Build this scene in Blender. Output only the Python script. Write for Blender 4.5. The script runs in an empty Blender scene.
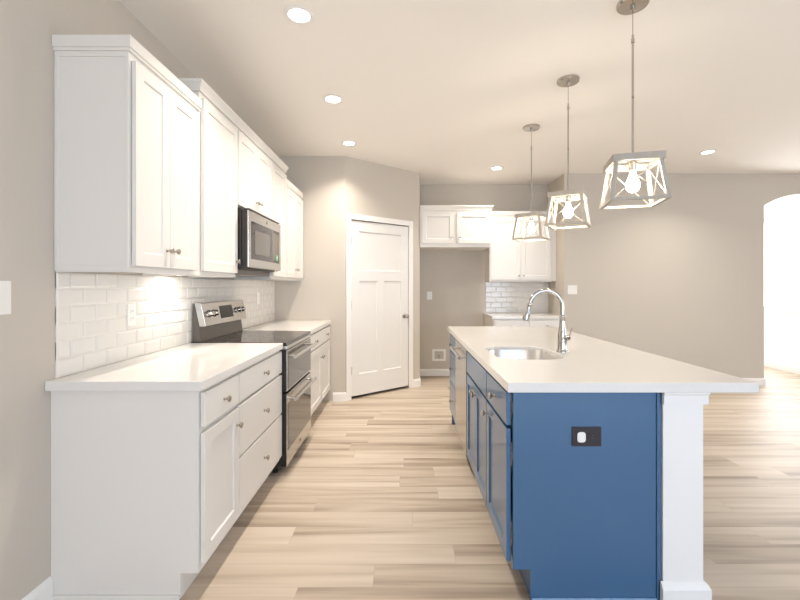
import bpy, bmesh, math, random
from mathutils import Vector, Matrix
random.seed(4)
sc = bpy.context.scene
COL = sc.collection

# ------------------------------------------------------------------ camera
cam_d = bpy.data.cameras.new('camera')
cam_d.sensor_width = 36.0
cam_d.lens = 36.0 * 421 / 800
cam_d.shift_x = -4 / 800
cam_d.shift_y = -14 / 800
cam_d.clip_start = 0.02
cam = bpy.data.objects.new('camera', cam_d)
COL.objects.link(cam)
cam.location = (0, 0, 1.305)
cam.rotation_euler = (math.radians(90), 0, 0)
sc.camera = cam

# ------------------------------------------------------------------ world, lights, exposure
w = bpy.data.worlds.new('daylight')
sc.world = w
w.use_nodes = True
w.node_tree.nodes['Background'].inputs[0].default_value = (0.93, 0.965, 1.0, 1)
w.node_tree.nodes['Background'].inputs[1].default_value = 1.6
sc.view_settings.view_transform = 'Standard'
sc.view_settings.look = 'None'
sc.view_settings.gamma = 1.0
sc.view_settings.exposure = 0.62
sc.cycles.use_denoising = True
sc.cycles.max_bounces = 10
sc.cycles.diffuse_bounces = 6


def area(name, loc, rot, sx, sy, power, color):
    l = bpy.data.lights.new(name, 'AREA')
    l.shape = 'RECTANGLE'
    l.size, l.size_y, l.energy, l.color = sx, sy, power, color
    o = bpy.data.objects.new(name, l)
    COL.objects.link(o)
    o.location = loc
    o.rotation_euler = [math.radians(a) for a in rot]
    return o


area('patio_door_daylight', (2.3, -2.93, 1.15), (90, 0, 0), 3.0, 2.1, 56, (0.38, 0.63, 1.0))
area('rear_window_daylight', (-0.2, -2.93, 1.55), (90, 0, 0), 1.3, 1.3, 15, (1.0, 0.91, 0.80))
area('side_window_daylight', (6.93, 1.2, 1.5), (0, 90, 0), 1.6, 3.2, 32, (1.0, 0.97, 0.92))
area('hall_window_daylight', (5.80, 6.75, 1.65), (0, 90, 0), 1.4, 1.7, 75, (0.92, 0.96, 1.0))
WARM = (1.0, 0.90, 0.79)

# ------------------------------------------------------------------ constants
XL, H = -1.473, 2.78
XF, XU = -0.857, -1.161
Y0, Y1, Y2, Y3, Y4, YP = 1.754, 2.135, 2.893, 3.652, 4.262, 4.78
YB = 6.13                       # back wall
AX, AY, BX, BY = -0.67, 4.78, 0.205, 5.50   # diagonal pantry wall
YR, XR = 5.52, 2.10             # wall right of the kitchen
XI = 0.454                      # island cabinet front plane
CT0, CT1 = 0.874, 0.914

# ------------------------------------------------------------------ materials


def mat(name, color, rough=0.5, metal=0.0, spec=0.5, coat=0.0, emis=None, es=0.0, bump=None, var=None, aniso=0.0):
    m = bpy.data.materials.new(name)
    m.use_nodes = True
    nt = m.node_tree
    b = nt.nodes['Principled BSDF']
    b.inputs['Base Color'].default_value = (*color, 1)
    b.inputs['Roughness'].default_value = rough
    b.inputs['Metallic'].default_value = metal
    b.inputs['Specular IOR Level'].default_value = spec
    b.inputs['Coat Weight'].default_value = coat
    if emis:
        b.inputs['Emission Color'].default_value = (*emis, 1)
        b.inputs['Emission Strength'].default_value = es
    tc = nt.nodes.new('ShaderNodeTexCoord')
    if bump:
        n = nt.nodes.new('ShaderNodeTexNoise')
        n.inputs['Scale'].default_value = bump[0]
        n.inputs['Detail'].default_value = 4
        nt.links.new(tc.outputs['Object'], n.inputs['Vector'])
        bp = nt.nodes.new('ShaderNodeBump')
        bp.inputs['Strength'].default_value = bump[1]
        bp.inputs['Distance'].default_value = 0.002
        nt.links.new(n.outputs['Fac'], bp.inputs['Height'])
        nt.links.new(bp.outputs['Normal'], b.inputs['Normal'])
    if var:   # (scale vector, colour b)
        mp = nt.nodes.new('ShaderNodeMapping')
        mp.inputs['Scale'].default_value = var[0]
        n = nt.nodes.new('ShaderNodeTexNoise')
        n.inputs['Scale'].default_value = 1.0
        n.inputs['Detail'].default_value = 5
        mx = nt.nodes.new('ShaderNodeMix')
        mx.data_type = 'RGBA'
        mx.inputs['A'].default_value = (*color, 1)
        mx.inputs['B'].default_value = (*var[1], 1)
        nt.links.new(tc.outputs['Object'], mp.inputs['Vector'])
        nt.links.new(mp.outputs['Vector'], n.inputs['Vector'])
        nt.links.new(n.outputs['Fac'], mx.inputs['Factor'])
        nt.links.new(mx.outputs['Result'], b.inputs['Base Color'])
    return m


M = {}
M['wall'] = mat('greige_wall_paint', (0.585, 0.54, 0.48), 0.85, spec=0.2, bump=(180, 0.12))
M['ceil'] = mat('ceiling_paint', (0.90, 0.87, 0.83), 0.95, spec=0.1, bump=(60, 0.25))
M['trim'] = mat('white_trim_paint', (0.86, 0.85, 0.83), 0.4)
M['white'] = mat('white_cabinet_paint', (0.79, 0.77, 0.735), 0.33)
M['door'] = mat('white_door_paint', (0.80, 0.79, 0.77), 0.4)
M['blue'] = mat('blue_cabinet_paint', (0.040, 0.125, 0.255), 0.35, coat=0.6)
M['blue'].node_tree.nodes['Principled BSDF'].inputs['Coat Roughness'].default_value = 0.07
M['blue'].node_tree.nodes['Principled BSDF'].inputs['Coat IOR'].default_value = 1.5
M['quartz'] = mat('white_quartz', (0.77, 0.755, 0.73), 0.10, var=((60, 60, 60), (0.81, 0.795, 0.77)))
M['steel'] = mat('stainless_steel', (0.62, 0.60, 0.58), 0.26, 1.0, var=((3, 3, 220), (0.54, 0.53, 0.51)))
M['sinksteel'] = mat('sink_steel', (0.80, 0.78, 0.76), 0.30, 1.0)
M['nickel'] = mat('brushed_nickel', (0.52, 0.49, 0.45), 0.24, 1.0)
M['chrome'] = mat('polished_chrome', (0.50, 0.475, 0.45), 0.13, 1.0)
M['blackglass'] = mat('black_glass', (0.035, 0.03, 0.028), 0.05, spec=0.5)
M['grayglass'] = mat('grey_window_glass', (0.13, 0.115, 0.10), 0.08, spec=0.6)
M['black'] = mat('black_enamel', (0.018, 0.015, 0.014), 0.35)
M['darkgray'] = mat('dark_grey_steel', (0.13, 0.115, 0.105), 0.3, 0.5)
M['tile'] = mat('glossy_white_tile', (0.80, 0.775, 0.735), 0.09, spec=0.6)
M['grout'] = mat('pale_grout', (0.80, 0.775, 0.735), 0.6)
M['plastic'] = mat('white_plastic', (0.86, 0.85, 0.82), 0.35)
M['slot'] = mat('dark_slot', (0.05, 0.045, 0.04), 0.6)
M['brown'] = mat('dark_brown_plastic', (0.022, 0.014, 0.016), 0.35)
M['wood'] = mat('whitewashed_wood', (0.50, 0.46, 0.40), 0.6, var=((30, 30, 6), (0.36, 0.33, 0.29)))
M['wire'] = mat('pale_metal_wire', (0.65, 0.62, 0.57), 0.35, 0.6)
M['bulb'] = mat('glowing_bulb', (1, 1, 1), 0.4, emis=(1.0, 0.88, 0.70), es=70)
M['lens'] = mat('lit_lamp_lens', (1, 1, 1), 0.4, emis=(1.0, 0.93, 0.82), es=9)
M['green'] = mat('green_sticker', (0.10, 0.36, 0.20), 0.4)
M['shade'] = mat('glowing_sheer_shade', (0.9, 0.9, 0.88), 0.8, emis=(1.0, 1.0, 0.98), es=1.2)  # emission stands in for daylight coming through the shade
gm = bpy.data.materials.new('clear_window_glass')
gm.use_nodes = True
_nt = gm.node_tree
_nt.nodes.clear()
_o = _nt.nodes.new('ShaderNodeOutputMaterial')
_mx = _nt.nodes.new('ShaderNodeMixShader')
_mx.inputs[0].default_value = 0.08
_t = _nt.nodes.new('ShaderNodeBsdfTransparent')
_g = _nt.nodes.new('ShaderNodeBsdfGlossy')
_g.inputs['Roughness'].default_value = 0.02
_nt.links.new(_t.outputs[0], _mx.inputs[1])
_nt.links.new(_g.outputs[0], _mx.inputs[2])
_nt.links.new(_mx.outputs[0], _o.inputs[0])
M['glass'] = gm


ROWH = 0.152


def floor_material():
    m = bpy.data.materials.new('vinyl_plank_floor')
    m.use_nodes = True
    nt = m.node_tree
    N = nt.nodes.new
    L = nt.links.new
    b = nt.nodes['Principled BSDF']
    tc = N('ShaderNodeTexCoord')
    br = N('ShaderNodeTexBrick')
    br.offset = 0.0
    br.inputs['Color1'].default_value = (0, 0, 0, 1)
    br.inputs['Color2'].default_value = (1, 1, 1, 1)
    br.inputs['Mortar'].default_value = (0.35, 0.35, 0.35, 1)
    br.inputs['Scale'].default_value = 1.0
    br.inputs['Mortar Size'].default_value = 0.0009
    br.inputs['Brick Width'].default_value = 1.22
    br.inputs['Row Height'].default_value = ROWH
    br.inputs['Bias'].default_value = 0.0
    sx = N('ShaderNodeSeparateXYZ')
    L(tc.outputs['Object'], sx.inputs[0])
    rw = N('ShaderNodeMath'); rw.operation = 'DIVIDE'; rw.inputs[1].default_value = ROWH
    L(sx.outputs['Y'], rw.inputs[0])
    rf = N('ShaderNodeMath'); rf.operation = 'FLOOR'
    L(rw.outputs[0], rf.inputs[0])
    wn_ = N('ShaderNodeTexWhiteNoise'); wn_.noise_dimensions = '1D'
    L(rf.outputs[0], wn_.inputs['W'])
    ox = N('ShaderNodeMath'); ox.operation = 'MULTIPLY_ADD'; ox.inputs[1].default_value = 1.22
    L(wn_.outputs['Value'], ox.inputs[0]); L(sx.outputs['X'], ox.inputs[2])
    cx_ = N('ShaderNodeCombineXYZ')
    L(ox.outputs[0], cx_.inputs['X']); L(sx.outputs['Y'], cx_.inputs['Y'])
    L(cx_.outputs[0], br.inputs['Vector'])
    # per-plank offset of the grain
    sep = N('ShaderNodeVectorMath')
    sep.operation = 'MULTIPLY_ADD'
    sep.inputs[1].default_value = (7.3, 3.1, 0)
    L(br.outputs['Color'], sep.inputs[0])
    L(tc.outputs['Object'], sep.inputs[2])
    mp = N('ShaderNodeMapping')
    mp.inputs['Scale'].default_value = (0.50, 7.5, 1)
    L(sep.outputs[0], mp.inputs['Vector'])
    n1 = N('ShaderNodeTexNoise')
    n1.inputs['Scale'].default_value = 1.3
    n1.inputs['Detail'].default_value = 2
    n1.inputs['Distortion'].default_value = 0.6
    L(mp.outputs[0], n1.inputs['Vector'])
    mp2 = N('ShaderNodeMapping')
    mp2.inputs['Scale'].default_value = (2.5, 60.0, 1)
    L(sep.outputs[0], mp2.inputs['Vector'])
    n2 = N('ShaderNodeTexNoise')
    n2.inputs['Scale'].default_value = 1.0
    n2.inputs['Detail'].default_value = 6
    L(mp2.outputs[0], n2.inputs['Vector'])
    # combine: plank random*0.35 + band*0.8 + grain*.2
    a1 = N('ShaderNodeMath'); a1.operation = 'MULTIPLY'; a1.inputs[1].default_value = 0.22
    L(br.outputs['Color'], a1.inputs[0])
    a2 = N('ShaderNodeMath'); a2.operation = 'MULTIPLY_ADD'; a2.inputs[1].default_value = 0.95
    L(n1.outputs['Fac'], a2.inputs[0]); L(a1.outputs[0], a2.inputs[2])
    a3 = N('ShaderNodeMath'); a3.operation = 'MULTIPLY_ADD'; a3.inputs[1].default_value = 0.16
    L(n2.outputs['Fac'], a3.inputs[0]); L(a2.outputs[0], a3.inputs[2])
    cr = N('ShaderNodeValToRGB')
    e = cr.color_ramp.elements
    e[0].position, e[0].color = 0.42, (0.31, 0.245, 0.19, 1)
    e[1].position, e[1].color = 0.94, (0.64, 0.56, 0.47, 1)
    x = e.new(0.55); x.color = (0.44, 0.36, 0.28, 1)
    x = e.new(0.68); x.color = (0.545, 0.46, 0.37, 1)
    L(a3.outputs[0], cr.inputs[0])
    mx = N('ShaderNodeMix'); mx.data_type = 'RGBA'
    mx.inputs['B'].default_value = (0.42, 0.34, 0.26, 1)
    L(br.outputs['Fac'], mx.inputs['Factor'])
    L(cr.outputs[0], mx.inputs['A'])
    L(mx.outputs['Result'], b.inputs['Base Color'])
    b.inputs['Roughness'].default_value = 0.5
    b.inputs['Specular IOR Level'].default_value = 0.35
    bp = N('ShaderNodeBump')
    bp.inputs['Strength'].default_value = 0.15
    bp.inputs['Distance'].default_value = 0.002
    L(n2.outputs['Fac'], bp.inputs['Height'])
    L(bp.outputs[0], b.inputs['Normal'])
    return m


M['floor'] = floor_material()

# ------------------------------------------------------------------ helpers


def newbm():
    return bmesh.new()


def finish(bm, name, m, parent=None, smooth=False, bevel=0.0, seg=2, weld=False):
    if weld:
        bmesh.ops.remove_doubles(bm, verts=bm.verts, dist=1e-5)
    bmesh.ops.recalc_face_normals(bm, faces=bm.faces)
    me = bpy.data.meshes.new(name)
    bm.to_mesh(me)
    bm.free()
    me.materials.append(m)
    o = bpy.data.objects.new(name, me)
    COL.objects.link(o)
    if parent:
        o.parent = parent
    if smooth:
        me.polygons.foreach_set('use_smooth', [True] * len(me.polygons))
        try:
            me.set_sharp_from_angle(angle=math.radians(38))
        except Exception:
            pass
    if bevel:
        md = o.modifiers.new('bevel', 'BEVEL')
        md.width = bevel
        md.segments = seg
        md.limit_method = 'ANGLE'
        md.angle_limit = math.radians(40)
        md.harden_normals = False
    return o


def box(bm, x0, x1, y0, y1, z0, z1):
    v = [bm.verts.new(p) for p in ((x0, y0, z0), (x1, y0, z0), (x1, y1, z0), (x0, y1, z0),
                                    (x0, y0, z1), (x1, y0, z1), (x1, y1, z1), (x0, y1, z1))]
    for f in ((0, 3, 2, 1), (4, 5, 6, 7), (0, 1, 5, 4), (1, 2, 6, 5), (2, 3, 7, 6), (3, 0, 4, 7)):
        bm.faces.new([v[i] for i in f])
    return v


def prism(bm, pts, axis, a, b):
    """extrude a closed 2-D outline along an axis; pts are the other two coordinates in order"""
    def P(p, t):
        if axis == 'x':
            return (t, p[0], p[1])
        if axis == 'y':
            return (p[0], t, p[1])
        return (p[0], p[1], t)
    va = [bm.verts.new(P(p, a)) for p in pts]
    vb = [bm.verts.new(P(p, b)) for p in pts]
    n = len(pts)
    bm.faces.new(va[::-1])
    bm.faces.new(vb)
    for i in range(n):
        bm.faces.new((va[i], va[(i + 1) % n], vb[(i + 1) % n], vb[i]))


def lathe(bm, prof, center=(0, 0, 0), axis=(0, 0, 1), n=24):
    """prof: (radius, height) pairs along axis"""
    q = Vector((0, 0, 1)).rotation_difference(Vector(axis).normalized())
    rings = []
    for r, h in prof:
        if r < 1e-6:
            rings.append([bm.verts.new(q @ Vector((0, 0, h)) + Vector(center))])
        else:
            rings.append([bm.verts.new(q @ Vector((r * math.cos(2 * math.pi * k / n), r * math.sin(2 * math.pi * k / n), h)) + Vector(center)) for k in range(n)])
    for a, b in zip(rings, rings[1:]):
        if len(a) == 1 and len(b) == 1:
            continue
        for k in range(n):
            k2 = (k + 1) % n
            if len(a) == 1:
                bm.faces.new((a[0], b[k], b[k2]))
            elif len(b) == 1:
                bm.faces.new((a[k], b[0], a[k2]))
            else:
                bm.faces.new((a[k], a[k2], b[k2], b[k]))
    for r in (rings[0], rings[-1]):
        if len(r) > 1:
            bm.faces.new(r)


def tube(bm, pts, radii, n=16, cap=True):
    pts = [Vector(p) for p in pts]
    if not isinstance(radii, (list, tuple)):
        radii = [radii] * len(pts)
    up = None
    rings = []
    for i, p in enumerate(pts):
        if i == 0:
            t = pts[1] - p
        elif i == len(pts) - 1:
            t = p - pts[i - 1]
        else:
            t = (pts[i + 1] - p).normalized() + (p - pts[i - 1]).normalized()
        t.normalize()
        if up is None:
            up = t.orthogonal().normalized()
        else:
            up = (up - t * up.dot(t)).normalized()
        s = t.cross(up)
        rings.append([bm.verts.new(p + (up * math.cos(2 * math.pi * k / n) + s * math.sin(2 * math.pi * k / n)) * radii[i]) for k in range(n)])
    for a, b in zip(rings, rings[1:]):
        for k in range(n):
            bm.faces.new((a[k], a[(k + 1) % n], b[(k + 1) % n], b[k]))
    if cap:
        bm.faces.new(rings[0])
        bm.faces.new(rings[-1])


def sweep(bm, path, prof, closed=False):
    """sweep profile (outward offset, z) along a 2-D path; outward = right of travel; mitred corners"""
    n = len(path)
    P = [Vector((p[0], p[1])) for p in path]
    rings = []
    for i in range(n):
        if closed:
            d0 = (P[i] - P[i - 1]).normalized()
            d1 = (P[(i + 1) % n] - P[i]).normalized()
        else:
            d1 = (P[i + 1] - P[i]).normalized() if i < n - 1 else (P[i] - P[i - 1]).normalized()
            d0 = (P[i] - P[i - 1]).normalized() if i > 0 else d1
        n0 = Vector((d0.y, -d0.x))
        n1 = Vector((d1.y, -d1.x))
        mm = (n0 + n1).normalized()
        mm /= max(0.2, mm.dot(n0))
        rings.append([bm.verts.new((P[i].x + mm.x * o, P[i].y + mm.y * o, z)) for o, z in prof])
    m = len(prof)
    rng = range(n) if closed else range(n - 1)
    for i in rng:
        a, b = rings[i], rings[(i + 1) % n]
        for k in range(m):
            bm.faces.new((a[k], a[(k + 1) % m], b[(k + 1) % m], b[k]))
    if not closed:
        bm.faces.new(rings[0])
        bm.faces.new(rings[-1])


def tag(o, label, cat, group=None, kind=None):
    o['label'] = label
    o['category'] = cat
    if group:
        o['group'] = group
    if kind:
        o['kind'] = kind
    return o


def thing(name, label, cat, loc=(0, 0, 0), rotz=0.0, group=None):
    o = bpy.data.objects.new(name, None)
    o.empty_display_size = 0.05
    COL.objects.link(o)
    o.location = loc
    o.rotation_euler = (0, 0, math.radians(rotz))
    return tag(o, label, cat, group)


def struct(name, bm, m, parent=None, **kw):
    o = finish(bm, name, m, parent, **kw)
    if not parent:
        o['kind'] = 'structure'
    return o


def copy_tree(o, parent=None):
    c = o.copy()
    COL.objects.link(c)
    c.parent = parent
    for ch in [x for x in bpy.data.objects if x.parent == o]:
        copy_tree(ch, c)
    return c


def rbox2d(x0, x1, y0, y1, r, n=8):
    pts = []
    for cx, cy, a0 in ((x1 - r, y1 - r, 0), (x0 + r, y1 - r, 90), (x0 + r, y0 + r, 180), (x1 - r, y0 + r, 270)):
        for k in range(n + 1):
            a = math.radians(a0 + 90 * k / n)
            pts.append((cx + r * math.cos(a), cy + r * math.sin(a)))
    return pts


# ------------------------------------------------------------------ room shell
bm = newbm(); box(bm, XL - 0.12, 7.1, -3.1, 8.2, -0.10, 0.0)
struct('floor', bm, M['floor'])
bm = newbm(); box(bm, XL - 0.12, 7.1, -3.1, 8.2, H, H + 0.1)
struct('ceiling', bm, M['ceil'])
bm = newbm(); box(bm, XL - 0.12, XL, -3.1, YB + 0.1, 0, H)
struct('wall_left', bm, M['wall'])
bm = newbm(); box(bm, XL, AX, YP, YP + 0.1, 0, H)
struct('wall_pantry_front', bm, M['wall'])
bm = newbm(); box(bm, BX - 0.1, BX, BY + 0.02, YB, 0, H)
struct('wall_pantry_side', bm, M['wall'])
bm = newbm(); box(bm, XL, XR + 0.12, YB, YB + 0.1, 0, H)
struct('wall_back', bm, M['wall'])
bm = newbm(); box(bm, XR, XR + 0.12, YR + 0.12, YB, 0, H)
struct('wall_back_side', bm, M['wall'])

# diagonal pantry wall with a door opening, in its own frame
ang = math.atan2(BY - AY, BX - AX)
LD = math.hypot(BX - AX, BY - AY)
D0, D1, DT = 0.082, 0.940, 2.065
diag = Matrix.Translation((AX, AY, 0)) @ Matrix.Rotation(ang, 4, 'Z')
bm = newbm()
box(bm, 0, D0 - 0.004, 0, 0.1, 0, H)
box(bm, D1 + 0.004, LD, 0, 0.1, 0, H)
box(bm, D0 - 0.004, D1 + 0.004, 0, 0.1, DT + 0.006, H)
bm.transform(diag)
struct('wall_diagonal', bm, M['wall'])
# dark pantry behind the door
bm = newbm(); box(bm, 0.0, LD, 0.55, 0.6, 0, H); bm.transform(diag)
struct('wall_pantry_inner', bm, M['wall'])

# wall to the right with the arched opening
AXL, AXR, ASP = 4.72, 5.78, 2.36
half, sag = (AXR - AXL) / 2, 0.155
R = (half * half + sag * sag) / (2 * sag)
acx, acz = (AXL + AXR) / 2, ASP + sag - R
bm = newbm()
box(bm, XR, AXL, YR, YR + 0.12, 0, H)
box(bm, AXR, 7.0, YR, YR + 0.12, 0, H)
pts = [(AXL, H), (AXL, ASP)]
th = math.asin(half / R)
for k in range(1, 20):
    a = -th + 2 * th * k / 20
    pts.append((acx + R * math.sin(a), acz + R * math.cos(a)))
pts += [(AXR, ASP), (AXR, H)]
for (xa, za), (xb, zb) in zip(pts[1:-2], pts[2:-1]):
    va = [bm.verts.new(p) for p in ((xa, YR, za), (xb, YR, zb), (xb, YR, H), (xa, YR, H))]
    vb = [bm.verts.new(p) for p in ((xa, YR + .12, za), (xb, YR + .12, zb), (xb, YR + .12, H), (xa, YR + .12, H))]
    bm.faces.new(va); bm.faces.new(vb[::-1])
    bm.faces.new((va[0], vb[0], vb[1], va[1]))
struct('wall_back_right', bm, M['wall'])

# hall beyond the arch
bm = newbm()
HX = 5.86
box(bm, HX, HX + .12, YR + .12, 5.95, 0, H)
box(bm, HX, HX + .12, 7.55, 8.0, 0, H)
box(bm, HX, HX + .12, 5.95, 7.55, 0, 0.93)
box(bm, HX, HX + .12, 5.95, 7.55, 2.38, H)
struct('wall_hall_side', bm, mat('bright_white_wall', (.90, .90, .89), .7))
bm = newbm(); box(bm, 2.3, 7.0, 8.0, 8.1, 0, H)
struct('wall_hall_end', bm, M['trim'])
wn = bpy.data.objects.new('window_1', None); COL.objects.link(wn); wn['kind'] = 'structure'
bm = newbm()
for a, b_, c, d in ((5.95, 7.55, .93, .97), (5.95, 7.55, 2.34, 2.38), (5.95, 5.99, .97, 2.34), (7.51, 7.55, .97, 2.34)):
    box(bm, HX + .02, HX + .07, a, b_, c, d)
finish(bm, 'window_frame', M['trim'], wn)
bm = newbm(); box(bm, HX + .04, HX + .044, 5.99, 7.51, .97, 2.34)
finish(bm, 'window_shade', M['shade'], wn)
bm = newbm(); box(bm, HX - .03, HX + .02, 5.90, 7.60, .905, .93)
finish(bm, 'window_sill', M['trim'], wn, bevel=.004)

# walls behind and beside the camera, with glazed openings
bm = newbm()
for a, b_, c, d in ((XL, -0.9, 0, H), (.5, .8, 0, H), (3.8, 7.0, 0, H), (-.9, .5, 0, .85), (-.9, .5, 2.25, H), (.8, 3.8, 2.25, H)):
    box(bm, a, b_, -3.1, -3.0, c, d)
struct('wall_rear', bm, M['wall'])
bm = newbm()
for a, b_, c, d in ((-3.1, -.5, 0, H), (2.9, YR, 0, H), (-.5, 2.9, 0, .7), (-.5, 2.9, 2.3, H), (YR, 8.1, 0, H)):
    box(bm, 7.0, 7.1, a, b_, c, d)
struct('wall_right', bm, M['wall'])


def window(n, x0, x1, y0, y1, z0, z1, axis, mull):
    e = bpy.data.objects.new('window_%d' % n, None); COL.objects.link(e); e['kind'] = 'structure'
    bm = newbm(); f = .05
    if axis == 'x':
        for a, b_, c, d in ((x0, x1, z0, z0 + f), (x0, x1, z1 - f, z1), (x0, x0 + f, z0 + f, z1 - f), (x1 - f, x1, z0 + f, z1 - f)):
            box(bm, a, b_, y0 + .02, y1 - .02, c, d)
        for k in range(1, mull):
            xm = x0 + (x1 - x0) * k / mull
            box(bm, xm - .03, xm + .03, y0 + .02, y1 - .02, z0 + f, z1 - f)
    else:
        for a, b_, c, d in ((y0, y1, z0, z0 + f), (y0, y1, z1 - f, z1), (y0, y0 + f, z0 + f, z1 - f), (y1 - f, y1, z0 + f, z1 - f)):
            box(bm, x0 + .02, x1 - .02, a, b_, c, d)
        for k in range(1, mull):
            ym = y0 + (y1 - y0) * k / mull
            box(bm, x0 + .02, x1 - .02, ym - .03, ym + .03, z0 + f, z1 - f)
    finish(bm, 'window_frame', M['trim'], e)
    bm = newbm()
    if axis == 'x':
        box(bm, x0 + f, x1 - f, y0 + .045, y0 + .05, z0 + f, z1 - f)
    else:
        box(bm, x0 + .05, x0 + .055, y0 + f, y1 - f, z0 + f, z1 - f)
    finish(bm, 'window_pane', M['glass'], e)


window(2, .8, 3.8, -3.1, -3.0, 0.0, 2.25, 'x', 2)
window(3, -.9, .5, -3.1, -3.0, .85, 2.25, 'x', 1)
window(4, 7.0, 7.1, -.5, 2.9, .7, 2.3, 'y', 3)

# ------------------------------------------------------------------ baseboards
BBP = [(0, 0), (.014, 0), (.014, .075), (.010, .088), (.006, .094), (0, .098)]


def baseboard(name, path):
    bm = newbm()
    sweep(bm, path, BBP)
    struct(name, bm, M['trim'])


dv = Vector((math.cos(ang), math.sin(ang)))
pd = lambda t: (AX + dv.x * t, AY + dv.y * t)
e = .0005
baseboard('baseboard_left', [(XL + e, -2.99), (XL + e, Y0 - .002)])
baseboard('baseboard_pantry_front', [(XF + .05, YP - e), (AX, YP - e), pd(.013)])
baseboard('baseboard_pantry_side', [pd(1.009), (BX + e, BY - .0), (BX + e, YB - .02)])
baseboard('baseboard_back', [(BX + .016, YB - e), (1.15, YB - e)])
baseboard('baseboard_back_right', [(XR + .01, YR - e), (AXL + e, YR - e), (AXL + e, YR + .12)])
baseboard('baseboard_hall', [(HX - e, 7.98), (HX - e, YR + .13)])

# ------------------------------------------------------------------ pantry door
door = bpy.data.objects.new('door_1', None)
COL.objects.link(door)
door['kind'] = 'structure'
door.location = (AX, AY, 0)
door.rotation_euler = (0, 0, ang)


def paneled(bm, x0, x1, z0, z1, yf, t, holes, rec=.007, ch=.006):
    """a slab facing -y (front at yf, back at yf+t) with recessed rectangular panels"""
    xs = sorted({x0, x1} | {h[0] for h in holes} | {h[1] for h in holes})
    zs = sorted({z0, z1} | {h[2] for h in holes} | {h[3] for h in holes})
    for i in range(len(xs) - 1):
        for j in range(len(zs) - 1):
            cx, cz = (xs[i] + xs[i + 1]) / 2, (zs[j] + zs[j + 1]) / 2
            if any(h[0] < cx < h[1] and h[2] < cz < h[3] for h in holes):
                continue
            bm.faces.new([bm.verts.new((x, yf, z)) for x, z in ((xs[i], zs[j]), (xs[i + 1], zs[j]), (xs[i + 1], zs[j + 1]), (xs[i], zs[j + 1]))])
    for a, b, c, d in holes:
        o = [(a, c), (b, c), (b, d), (a, d)]
        q = [(a + ch, c + ch), (b - ch, c + ch), (b - ch, d - ch), (a + ch, d - ch)]
        for k in range(4):
            k2 = (k + 1) % 4
            bm.faces.new([bm.verts.new(p) for p in ((o[k][0], yf, o[k][1]), (o[k2][0], yf, o[k2][1]), (q[k2][0], yf + rec, q[k2][1]), (q[k][0], yf + rec, q[k][1]))])
        bm.faces.new([bm.verts.new((p[0], yf + rec, p[1])) for p in q])
    # back and rim
    B = [(x0, z0), (x1, z0), (x1, z1), (x0, z1)]
    bm.faces.new([bm.verts.new((p[0], yf + t, p[1])) for p in B])
    for k in range(4):
        p, q = B[k], B[(k + 1) % 4]
        bm.faces.new([bm.verts.new(v) for v in ((p[0], yf, p[1]), (q[0], yf, q[1]), (q[0], yf + t, q[1]), (p[0], yf + t, p[1]))])
    bmesh.ops.remove_doubles(bm, verts=bm.verts, dist=1e-5)


bm = newbm()
paneled(bm, D0, D1, .034, DT - .004, .004, .035, [(.195, .825, 1.485, 1.945), (.195, .462, .28, 1.365), (.555, .825, .28, 1.365)], rec=.011, ch=.009)
slab = finish(bm, 'door_panel', M['door'], door)
bm = newbm()
for s in (-1, ):
    lathe(bm, [(.033, 0), (.033, .004), (.028, .010), (.013, .013), (.012, .035), (.020, .040), (.027, .052), (.027, .062), (.018, .070), (0, .072)], (.878, .004, .925), (0, -1, 0))
finish(bm, 'door_knob', M['nickel'], slab, smooth=True)
for hz in (1.83, 1.087, .328):
    bm = newbm()
    tube(bm, [(D0 - .003, -.004, hz - .045), (D0 - .003, -.004, hz + .045)], .007, 10)
    box(bm, D0 - .012, D0 + .012, -.001, .004, hz - .045, hz + .045)
    finish(bm, 'hinge', M['nickel'], slab)
bm = newbm()
cw, ct = .064, .016
box(bm, D0 - .004 - cw, D0 - .004, -ct, 0, 0, DT + .07)
box(bm, D1 + .004, D1 + .004 + cw, -ct, 0, 0, DT + .07)
box(bm, D0 - .004, D1 + .004, -ct, 0, DT + .006, DT + .07)
o = finish(bm, 'door_casing', M['trim'], door, bevel=.003)

# ------------------------------------------------------------------ cabinets
knob_mesh = None


def knob(parent, x, y, z):
    global knob_mesh
    if knob_mesh is None:
        bm = newbm()
        lathe(bm, [(.0085, 0), (.0085, .003), (.0052, .006), (.0052, .013), (.009, .017), (.0145, .021), (.0155, .026), (.012, .030), (0, .0315)], (0, 0, 0), (0, -1, 0), 18)
        o = finish(bm, 'knob', M['nickel'], parent, smooth=True)
        knob_mesh = o.data
    else:
        o = bpy.data.objects.new('knob', knob_mesh)
        COL.objects.link(o)
        o.parent = parent
    o.location = (x, y, z)
    return o


def hinge(parent, x, z, y=-.004):
    bm = newbm()
    tube(bm, [(x, y, z - .05), (x, y, z + .05)], .0035, 8)
    box(bm, x - .004, x + .010, y - .0018, y + .0018, z - .022, z + .022)
    finish(bm, 'hinge', M['chrome'], parent)


def fronts(root, m, items, gap=.003, t=.019):
    for it in items:
        kind, x0, x1, z0, z1 = it[:5]
        kb = it[5] if len(it) > 5 else None
        bm = newbm()
        if kind == 'door':
            s = .057
            paneled(bm, x0, x1, z0, z1, -gap - t, t, [(x0 + s, x1 - s, z0 + s, z1 - s)], rec=.008, ch=.004)
        else:
            box(bm, x0, x1, -gap - t, -gap, z0, z1)
        d = finish(bm, 'cabinet_door' if kind == 'door' else ('drawer' if kind == 'drawer' else 'false_front'), m, root, bevel=.0022)
        if kb:
            knob(d, kb[0], -gap - t, kb[1])
        if len(it) > 6:
            for hx, hz in it[6]:
                hinge(d, hx, hz)


TOE, TD = .108, .075


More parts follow.
